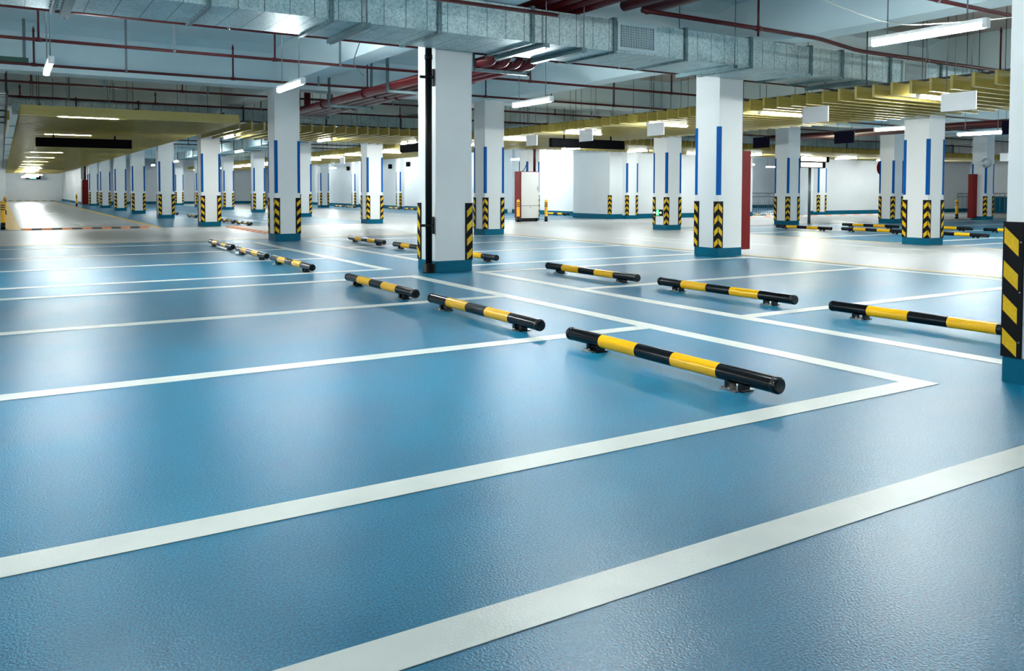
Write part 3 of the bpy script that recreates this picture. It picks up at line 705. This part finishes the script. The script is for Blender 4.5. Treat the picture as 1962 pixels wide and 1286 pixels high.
# rack of red mains running along Y, rising over the duct
t = thing('pipe_rack', 'rack of thick red water mains running back behind the downpipe pillar', 'pipe rack', (6.5, 10, 3.0))
for x, r in ((6.22, 0.085), (6.46, 0.06), (6.68, 0.06), (6.93, 0.085)):
    zc = 3.0 + r; zt = 3.62 + r; ya = 10.62
    P = [(x, 21.6, ZS - 0.05), (x, 21.6, zc + 0.2), (x, 21.54, zc + 0.06), (x, 21.4, zc), (x, ya + 0.15, zc)]
    for k in range(7):
        a = math.pi / 2 * k / 6; P.append((x, ya + 0.15 - 0.15 * math.sin(a), zc + 0.15 - 0.15 * math.cos(a)))
    for k in range(7):
        a = math.pi / 2 * k / 6; P.append((x, ya - 0.15 + 0.15 * math.cos(a), zt - 0.15 + 0.15 * math.sin(a)))
    P += [(x, 6.4, zt), (x, -12, zt)]
    p = MB().tube(P, r, 18).build('main_pipe', 'big_red', t)
    for y in (12.6, 15.7, 18.2, 20.9): MB().tube([(x, y - 0.04, zc), (x, y + 0.04, zc)], r + 0.016, 18).build('coupling', 'red_pipe', p)
    for y in (6.2, 8.3): MB().tube([(x, y - 0.045, zt), (x, y + 0.045, zt)], r + 0.022, 18).build('coupling', 'orange_red', p, label='orange red pipe coupling')
for y, z in ((11.05, 3.0), (14.3, 3.0), (17.5, 3.0), (20.4, 3.0), (7.4, 3.62), (5.2, 3.62)):
    m = MB().box(6.1, 7.1, y - 0.03, y + 0.03, z - 0.045, z)
    m.box(6.08, 6.12, y - 0.03, y + 0.03, z - 0.045, ZS); m.box(7.06, 7.10, y - 0.03, y + 0.03, z - 0.045, ZS)
    m.build('trapeze_hanger', 'galv_plain', t, label='galvanised trapeze hanger')
# further mains with couplings near the top right, seen above the vent grille
t = thing('pipe_rack', 'pair of red mains with orange couplings at the top edge above the vent grille', 'pipe rack', (7.4, 6.5, 3.55))
for x, r in ((7.35, 0.08), (7.75, 0.1)):
    p = MB().tube([(x, 9.0, 3.62 + r), (x, -12, 3.62 + r)], r, 18).build('main_pipe', 'big_red', t)
    for y in (5.9, 7.6): MB().tube([(x, y - 0.05, 3.62 + r), (x, y + 0.05, 3.62 + r)], r + 0.025, 18).build('coupling', 'orange_red', p, label='orange red pipe coupling')
for y in (6.9, 4.6):
    m = MB().box(7.2, 8.0, y - 0.03, y + 0.03, 3.575, 3.62); m.box(7.94, 7.98, y - 0.03, y + 0.03, 3.575, ZS); m.build('trapeze_hanger', 'galv_plain', t)
# dark red main deep in the right bays
t = thing('pipe_rack', 'dark red mains behind the navy signs on the right', 'pipe rack', (20, 10, 3.0))
for x in (24.0, 24.4, 24.8): MB().tube([(x, -8, 3.1), (x, 21.2, 3.1)], 0.09, 14).build('main_pipe', 'red_pipe', t)

# ------------------------------------------------------------------ signs
def board(x, y, z, label, m, w=0.55, h=0.28):
    """sheet sign facing -X, hung on two rods from the slatted ceiling"""
    t = thing('hanging_sign', label, 'sign', (x, y, z), 'blank hanging signs over the driving lane')
    MB().box(x - 0.012, x + 0.012, y, y + w, z, z + h).build('panel', m, t)
    for d in (0.08, w - 0.08): MB().tube([(x, y + d, z + h), (x, y + d, 3.099 if 9.0 < y < 10.5 and x < 13 else ZS)], 0.006, 6).build('rod', 'hanger', t)
for y, lb in ((7.0, 'blank white hanging sign at the far right, largest one'), (9.62, 'blank white hanging sign right of the red cabinet pillar'), (13.9, 'blank white hanging sign left of the red cabinet pillar'),
              (16.5, 'blank white hanging sign above the long black sign box'), (19.0, 'blank white hanging sign left of the long black sign box')):
    board(12.5, y, 2.39, lb, 'sign_white')
for y, lb in ((8.55, 'navy hanging sign beside the right foreground pillar'), (12.5, 'navy hanging sign between the two right pillars'), (15.05, 'navy hanging sign just right of the red cabinet pillar')):
    board(17.2, y, 2.30, lb, 'sign_navy')
for x, y, lb in ((12.7, 34.5, 'small white hanging sign left of the pillar below the slatted ceiling'), (12.6, 43.5, 'smaller white hanging sign right of the left strip pillar'), (29.5, 15.1, 'white hanging sign low beside the right foreground pillar')):
    board(x, y, 2.3 if x < 20 else 2.2, lb, 'sign_white')
def signbox(x0, x1, y0, y1, z0, z1, label):
    t = thing('sign_box', label, 'sign', ((x0 + x1) / 2, (y0 + y1) / 2, z0), 'long black sign boxes')
    MB().cbox(x0, x1, y0, y1, z0, z1, 0.008).build('case', 'sign_black', t)
    for f in (0.18, 0.82):
        p = (x0 + (x1 - x0) * f, (y0 + y1) / 2) if x1 - x0 > y1 - y0 else ((x0 + x1) / 2, y0 + (y1 - y0) * f)
        MB().tube([(p[0], p[1], z1), (p[0], p[1], ZB + 0.03), (p[0], p[1], ZB + 0.03), (p[0], p[1], ZS)], [0.022, 0.022, 0.007, 0.007], 8).build('bracket', 'sign_black', t)
signbox(0.83, 3.28, 26.6, 26.74, 2.35, 2.605, 'long black sign box under the corridor slatted ceiling')
signbox(12.88, 15.45, 18.85, 18.99, 2.35, 2.60, 'long black sign box under the lane slatted ceiling, right of the downpipe pillar')
signbox(10.98, 11.12, 22.3, 24.75, 2.36, 2.62, 'black sign box half hidden behind the downpipe pillar')

# ------------------------------------------------------------------ cabinets
t = thing('fire_cabinet', 'tall red fire cabinet on the right side of the strip pillar', 'cabinet', (11.23, 10.42, 0.1))
MB().cbox(11.186, 11.43, 10.41, 11.1, 0.11, 1.86, 0.006).build('body', 'red_cab', t)
MB().box(11.43, 11.445, 10.44, 11.07, 0.15, 1.82).build('door', 'red_cab', t)
MB().tube([(11.225, 10.46, 1.86), (11.225, 10.46, 3.43)], 0.033, 12).build('feed_pipe', 'red_pipe', t)
t = thing('fire_cabinet', 'white fronted fire cabinet with red side beside two yellow bollards', 'cabinet', (16.3, 25.85, 0))
MB().box(16.33, 17.06, 25.9, 26.3, 0.0, 0.12).build('plinth', 'stop_black', t)
MB().box(16.30, 17.1, 25.90, 26.3, 0.12, 1.86).build('body', 'red_cab', t, label='red cabinet body')
d = MB().box(16.34, 17.1, 25.87, 25.9, 0.6, 1.84).build('door', 'white_enamel', t); MB().box(17.03, 17.05, 25.85, 25.87, 1.15, 1.3).build('handle', 'steel', d)
d = MB().box(16.34, 17.1, 25.87, 25.9, 0.13, 0.585).build('door', 'white_enamel', t); MB().box(16.7, 16.74, 25.85, 25.87, 0.52, 0.55).build('latch', 'steel', d)
MB().tube([(17.12, 26.2, 1.86), (17.12, 26.2, 3.2)], 0.05, 12).build('feed_pipe', 'red_pipe', t)
MB().tube([(16.45, 26.0, 1.86), (16.55, 26.0, 1.95), (16.62, 26.0, 2.1), (16.66, 26.0, 2.16)], 0.012, 6).build('cable', 'black_pipe', t)
t = thing('fire_cabinet', 'red fire cabinet on the left of the farthest right pillar', 'cabinet', (33.2, 18.4, 0))
MB().box(33.43, 33.635, 18.72, 18.98, 0.08, 1.86).build('body', 'red_cab', t); MB().box(33.415, 33.43, 18.74, 18.96, 0.12, 1.82).build('door', 'red_cab', t)
t = thing('fire_cabinet', 'dark red fire cabinet in the distance at the end of the corridor pillar row', 'cabinet', (5.1, 68.2, 0))
MB().box(5.0, 5.5, 67.6, 68.3, 0.05, 1.86).build('body', 'red_cab', t); MB().box(4.985, 5.0, 67.65, 68.25, 0.1, 1.82).build('door', 'red_cab', t)
MB().tube([(5.2, 67.9, 1.86), (5.2, 67.9, 3.3)], 0.07, 10).build('feed_pipe', 'red_pipe', t)

# ------------------------------------------------------------------ bollards, bumps
def bollard(x, y, label):
    t = thing('bollard', label, 'bollard', (x, y, 0), 'yellow bollards')
    r = 0.06
    MB().tube([(x, y, 0.0), (x, y, 0.20), (x, y, 0.20), (x, y, 0.56), (x, y, 0.59), (x, y, 0.62), (x, y, 0.65), (x, y, 0.68), (x, y, 0.71), (x, y, 0.76)], r, 14,
              mis=[1, 1, 0, 1, 0, 1, 0, 1, 0]).build('post', ['bollard_yellow', 'stop_black'], t)
    MB().tube([(x, y, 0.76), (x, y, 0.80), (x, y, 0.825)], [r, r * 0.8, r * 0.3], 14).build('cap', 'bollard_yellow', t)
    MB().tube([(x, y, 0.0), (x, y, 0.012)], 0.11, 12).build('base_plate', 'stop_black', t)
for x, y, lb in ((0.02, 27.8, 'nearest yellow bollard at the left edge of the photo'), (0.12, 44.2, 'second yellow bollard at the left edge, behind the nearest one'), (4.4, 64.5, 'small yellow bollard at the right edge of the corridor lane end'),
                 (16.12, 25.75, 'yellow bollard left of the white fire cabinet'), (17.25, 25.6, 'yellow bollard right of the white fire cabinet'), (34.6, 20.1, 'yellow bollard left of the far right red cabinet')): bollard(x, y, lb)
def bump(axis, a0, a1, c, label, mats, n, wd=0.34):
    t = thing('speed_bump', label, 'speed bump', ((a0 + a1) / 2, c, 0) if axis == 'x' else (c, (a0 + a1) / 2, 0))
    prof = [(c - wd / 2, 0), (c + wd / 2, 0), (c + wd / 4, 0.04), (c, 0.05), (c - wd / 4, 0.04)]
    for k in range(n):
        s0 = a0 + (a1 - a0) * k / n; s1 = a0 + (a1 - a0) * (k + 1) / n
        MB().prism(prof, axis, s0, s1 - 0.004).build('bump_segment', mats[k % 2], t)
bump('x', 0.45, 3.75, 27.0, 'orange and dark striped speed bump across the corridor entrance', ['orange_bump', 'grey_bump'], 13)
bump('y', 20.2, 26.3, 6.0, 'pale orange speed bump across the cross lane left of the strip pillar', ['pale_orange', 'orange_bump'], 20)
bump('x', 0.5, 4.9, 94.9, 'black and yellow bump strip along the foot of the corridor end wall', ['stop_black', 'line_yellow'], 12, 0.5)
bump('x', 29.3, 33.2, 27.6, 'black and yellow bump strip across the ramp mouth', ['stop_black', 'line_yellow'], 10)
bump('x', 24.5, 40.0, 25.4, 'faint orange and white bump strip on the far cross lane', ['pale_orange', 'line_white'], 30, 0.25)

# ------------------------------------------------------------------ small fittings
# exit sign on the left face of the pillar by the lane
t = thing('exit_sign', 'green lit exit sign with running figure low on a pillar', 'sign', (16.49, 18.33, 0.4))
xs = 16.488; y0, y1, z0, z1 = 18.36, 18.76, 0.42, 0.60
MB().box(xs - 0.02, xs + 0.01, y0, y1, z0, z1).build('case', 'sign_black', t)
m = MB(); f = xs - 0.0215
yc = (y0 + y1) / 2; zc = (z0 + z1) / 2
m.box(f - 0.001, f + 0.001, yc - 0.065, yc + 0.065, z0 + 0.012, z1 - 0.012); m.build('green_panel', 'exit_green', t)
m = MB(); q = f - 0.002
m.tube([(q, yc - 0.01, zc + 0.055), (q - 0.002, yc - 0.01, zc + 0.055)], 0.014, 10)                                   # head
m.prism([(yc + 0.018, zc + 0.04), (yc - 0.012, zc + 0.036), (yc - 0.005, zc - 0.01), (yc + 0.028, zc - 0.006)], 'x', q, q - 0.002)  # trunk
m.prism([(yc + 0.028, zc - 0.004), (yc + 0.008, zc - 0.008), (yc - 0.03, zc - 0.035), (yc - 0.02, zc - 0.045)], 'x', q, q - 0.002)
m.prism([(yc + 0.012, zc), (yc + 0.03, zc), (yc + 0.055, zc - 0.055), (yc + 0.04, zc - 0.06)], 'x', q, q - 0.002)
for s in (1, -1):                                                                                                     # arrows either side
    ya = yc + s * 0.14
    m.prism([(ya + s * 0.045, zc), (ya, zc + 0.04), (ya, zc + 0.015), (ya - s * 0.05, zc + 0.015), (ya - s * 0.05, zc - 0.015), (ya, zc - 0.015), (ya, zc - 0.04)], 'x', q, q - 0.002)
m.build('pictogram', 'exit_white', t)
# red disc sign and convex mirror / camera at the right pillars
t = thing('round_sign', 'round red sign at the upper left of a far right pillar', 'sign', (27.4, 19.0, 2.0))
MB().tube([(27.62, 18.90, 2.02), (27.62, 18.92, 2.02)], 0.27, 24).build('disc', 'red_cab', t)
MB().box(27.58, 27.66, 18.872, 18.90, 1.98, 2.06).build('bracket', 'hanger', t)
t = thing('floodlight', 'pair of warm stacked floodlights right of the pillar with the lone wheel stop', 'light', (24.2, 19.5, 2.1))
MB().tube([(24.5, 19.6, 0.0), (24.5, 19.6, 2.3)], 0.05, 10).build('mast', 'steel', t)
for x0, z0, ln in ((23.7, 2.19, 1.6), (23.7, 1.98, 1.4)):
    h = MB().box(x0, x0 + ln, 19.4, 19.55, z0, z0 + 0.2).build('housing', 'sign_black', t)
    MB().box(x0 + 0.1, x0 + ln - 0.2, 19.385, 19.4, z0 + 0.03, z0 + 0.17).build('lens', 'warm_lamp', h)
t = thing('traffic_mirror', 'pale traffic mirror above the far right red cabinet', 'mirror', (33.6, 18.2, 2.2))
MB().tube([(33.45, 18.3, 2.3), (33.40, 18.2, 2.28), (33.38, 18.17, 2.275)], [0.2, 0.18, 0.08], 20).build('dome', 'alu', t)
MB().tube([(33.45, 18.3, 2.3), (33.75, 18.42, 2.4)], 0.025, 8).build('arm', 'sign_black', t)
# lit direction sign at the end of the corridor
t = thing('lit_sign', 'small lit cyan direction sign at the corridor end wall', 'sign', (2.6, 94, 2.3))
MB().box(2.0, 3.3, 93.9, 94.0, 2.15, 2.62).build('case', 'sign_black', t); MB().box(2.4, 2.9, 93.88, 93.9, 2.2, 2.58).build('face', 'cyan_light', t)
MB().tube([(2.1, 93.95, 2.62), (2.1, 93.95, ZS)], 0.02, 6).build('rod', 'hanger', t); MB().tube([(3.2, 93.95, 2.62), (3.2, 93.95, ZS)], 0.02, 6).build('rod', 'hanger', t)
# small dark boxes high on the far left wall
for y, z, lb in ((48.4, 2.45, 'small dark box on the far left wall, left of two near the downpipe pillar'), (45.7, 2.52, 'small dark box on the far left wall, right of two near the downpipe pillar'), (55.8, 2.48, 'small dark box high on the far wall left of the pillar below the slatted ceiling')):
    t = thing('speaker_box', lb, 'box', (20.8, y, z), 'dark boxes on the far left wall')
    MB().cbox(20.72, 20.86, y - 0.14, y + 0.14, z + 0.05, z + 0.33, 0.01).build('case', 'sign_black', t)
    MB().box(20.86, 20.9, y - 0.06, y + 0.06, z + 0.12, z + 0.3).build('bracket', 'hanger', t)
# ramp railing
def railing(label, pts, h=1.05, n=10):
    (xa, ya), (xb, yb) = pts
    t = thing('railing', label, 'railing', ((xa + xb) / 2, (ya + yb) / 2, 0))
    for k in range(n + 1):
        f = k / n; x = xa + (xb - xa) * f; y = ya + (yb - ya) * f
        MB().tube([(x, y, 0), (x, y, h)], 0.02 if k % 5 == 0 else 0.01, 6).build('post' if k % 5 == 0 else 'baluster', 'rail_steel', t)
    for z in (h, h - 0.18): MB().tube([(xa, ya, z), (xb, yb, z)], 0.022, 8).build('rail', 'rail_steel', t)
railing('steel railing in the ramp opening left of a pillar', ((31.2, 28.5), (33.2, 28.5)), n=15)
railing('steel railing before the far right end wall', ((45.5, 20.0), (45.5, 26.4)), n=25)
# cable trays at the upper left
t = thing('cable_tray', 'green cable tray ending at the upper left edge of the photo', 'cable tray', (-4, 18, 3.5))
MB().box(-9, 0.47, 17.9, 18.1, 3.49, 3.59).build('tray', 'green_tray', t)
for k in range(5): MB().box(-0.1 - 0.5 * k, -0.06 - 0.5 * k, 17.98, 18.02, 3.59, ZS).build('hanger', 'hanger', t)
m = MB().box(0.38, 0.43, 17.97, 18.03, 3.59, ZS); m.build('hanger', 'hanger', t)
t = thing('cable_ladder', 'dark cable ladder running back beside the corridor ceiling at the left edge', 'cable ladder', (0.1, 30, 3.0))
m = MB().box(-0.45, -0.41, 18.2, 80, 2.92, 3.02); m.box(0.1, 0.14, 18.2, 80, 2.92, 3.02); m.build('side_rail', 'dark_rod', t)
rg = MB().box(-0.41, 0.1, 0, 0.06, 0, 0.02).mesh('rung', ['lamp_white'])
for k in range(95):
    c = child('rung', rg, t, (-0.1, 18.3 + 0.45 * k - 30, -0.06))
for y in (19, 23, 27, 32): MB().tube([(0.12, y, 3.02), (0.12, y, ZS)], 0.012, 6).build('hanger', 'dark_rod', t)
t = thing('pipe_rack', 'thin dark red pipes beside the corridor ceiling at the left edge', 'pipe rack', (-0.8, 30, 3.1))
for x in (-0.7, -0.95): MB().tube([(x, 20, 3.15), (x, 80, 3.15)], 0.05, 10).build('main_pipe', 'red_pipe', t)
# loose cables
def cable(label, pts, r, m='cable_white', name='cable'):
    P = [Vector(p) for p in pts]; out = []
    for i in range(len(P) - 1):
        for k in range(6): out.append(P[i].lerp(P[i + 1], k / 6))
    out.append(P[-1])
    for _ in range(3):
        out = [out[0]] + [(out[i - 1] + out[i] * 2 + out[i + 1]) / 4 for i in range(1, len(out) - 1)] + [out[-1]]
    return tag(MB().tube([tuple(p) for p in out], r, 6).build(name, m), label, 'cable')
cable('thin pale cable sagging past the brightest tube light', [(7.0, 6.3, 3.75), (7.5, 6.0, 3.25), (7.9, 5.3, 2.86), (8.3, 4.6, 2.84), (9.0, 4.3, 2.95), (9.6, 4.0, 3.3)], 0.006)
cable('grey cable looping between the duct and the beam left of the downpipe pillar', [(4.9, 12.6, 3.5), (5.0, 13.2, 3.25), (5.6, 14.2, 3.2), (5.85, 14.9, 3.35)], 0.008, 'hanger')

for o in ORG:
    if '_o' in o: del o['_o']
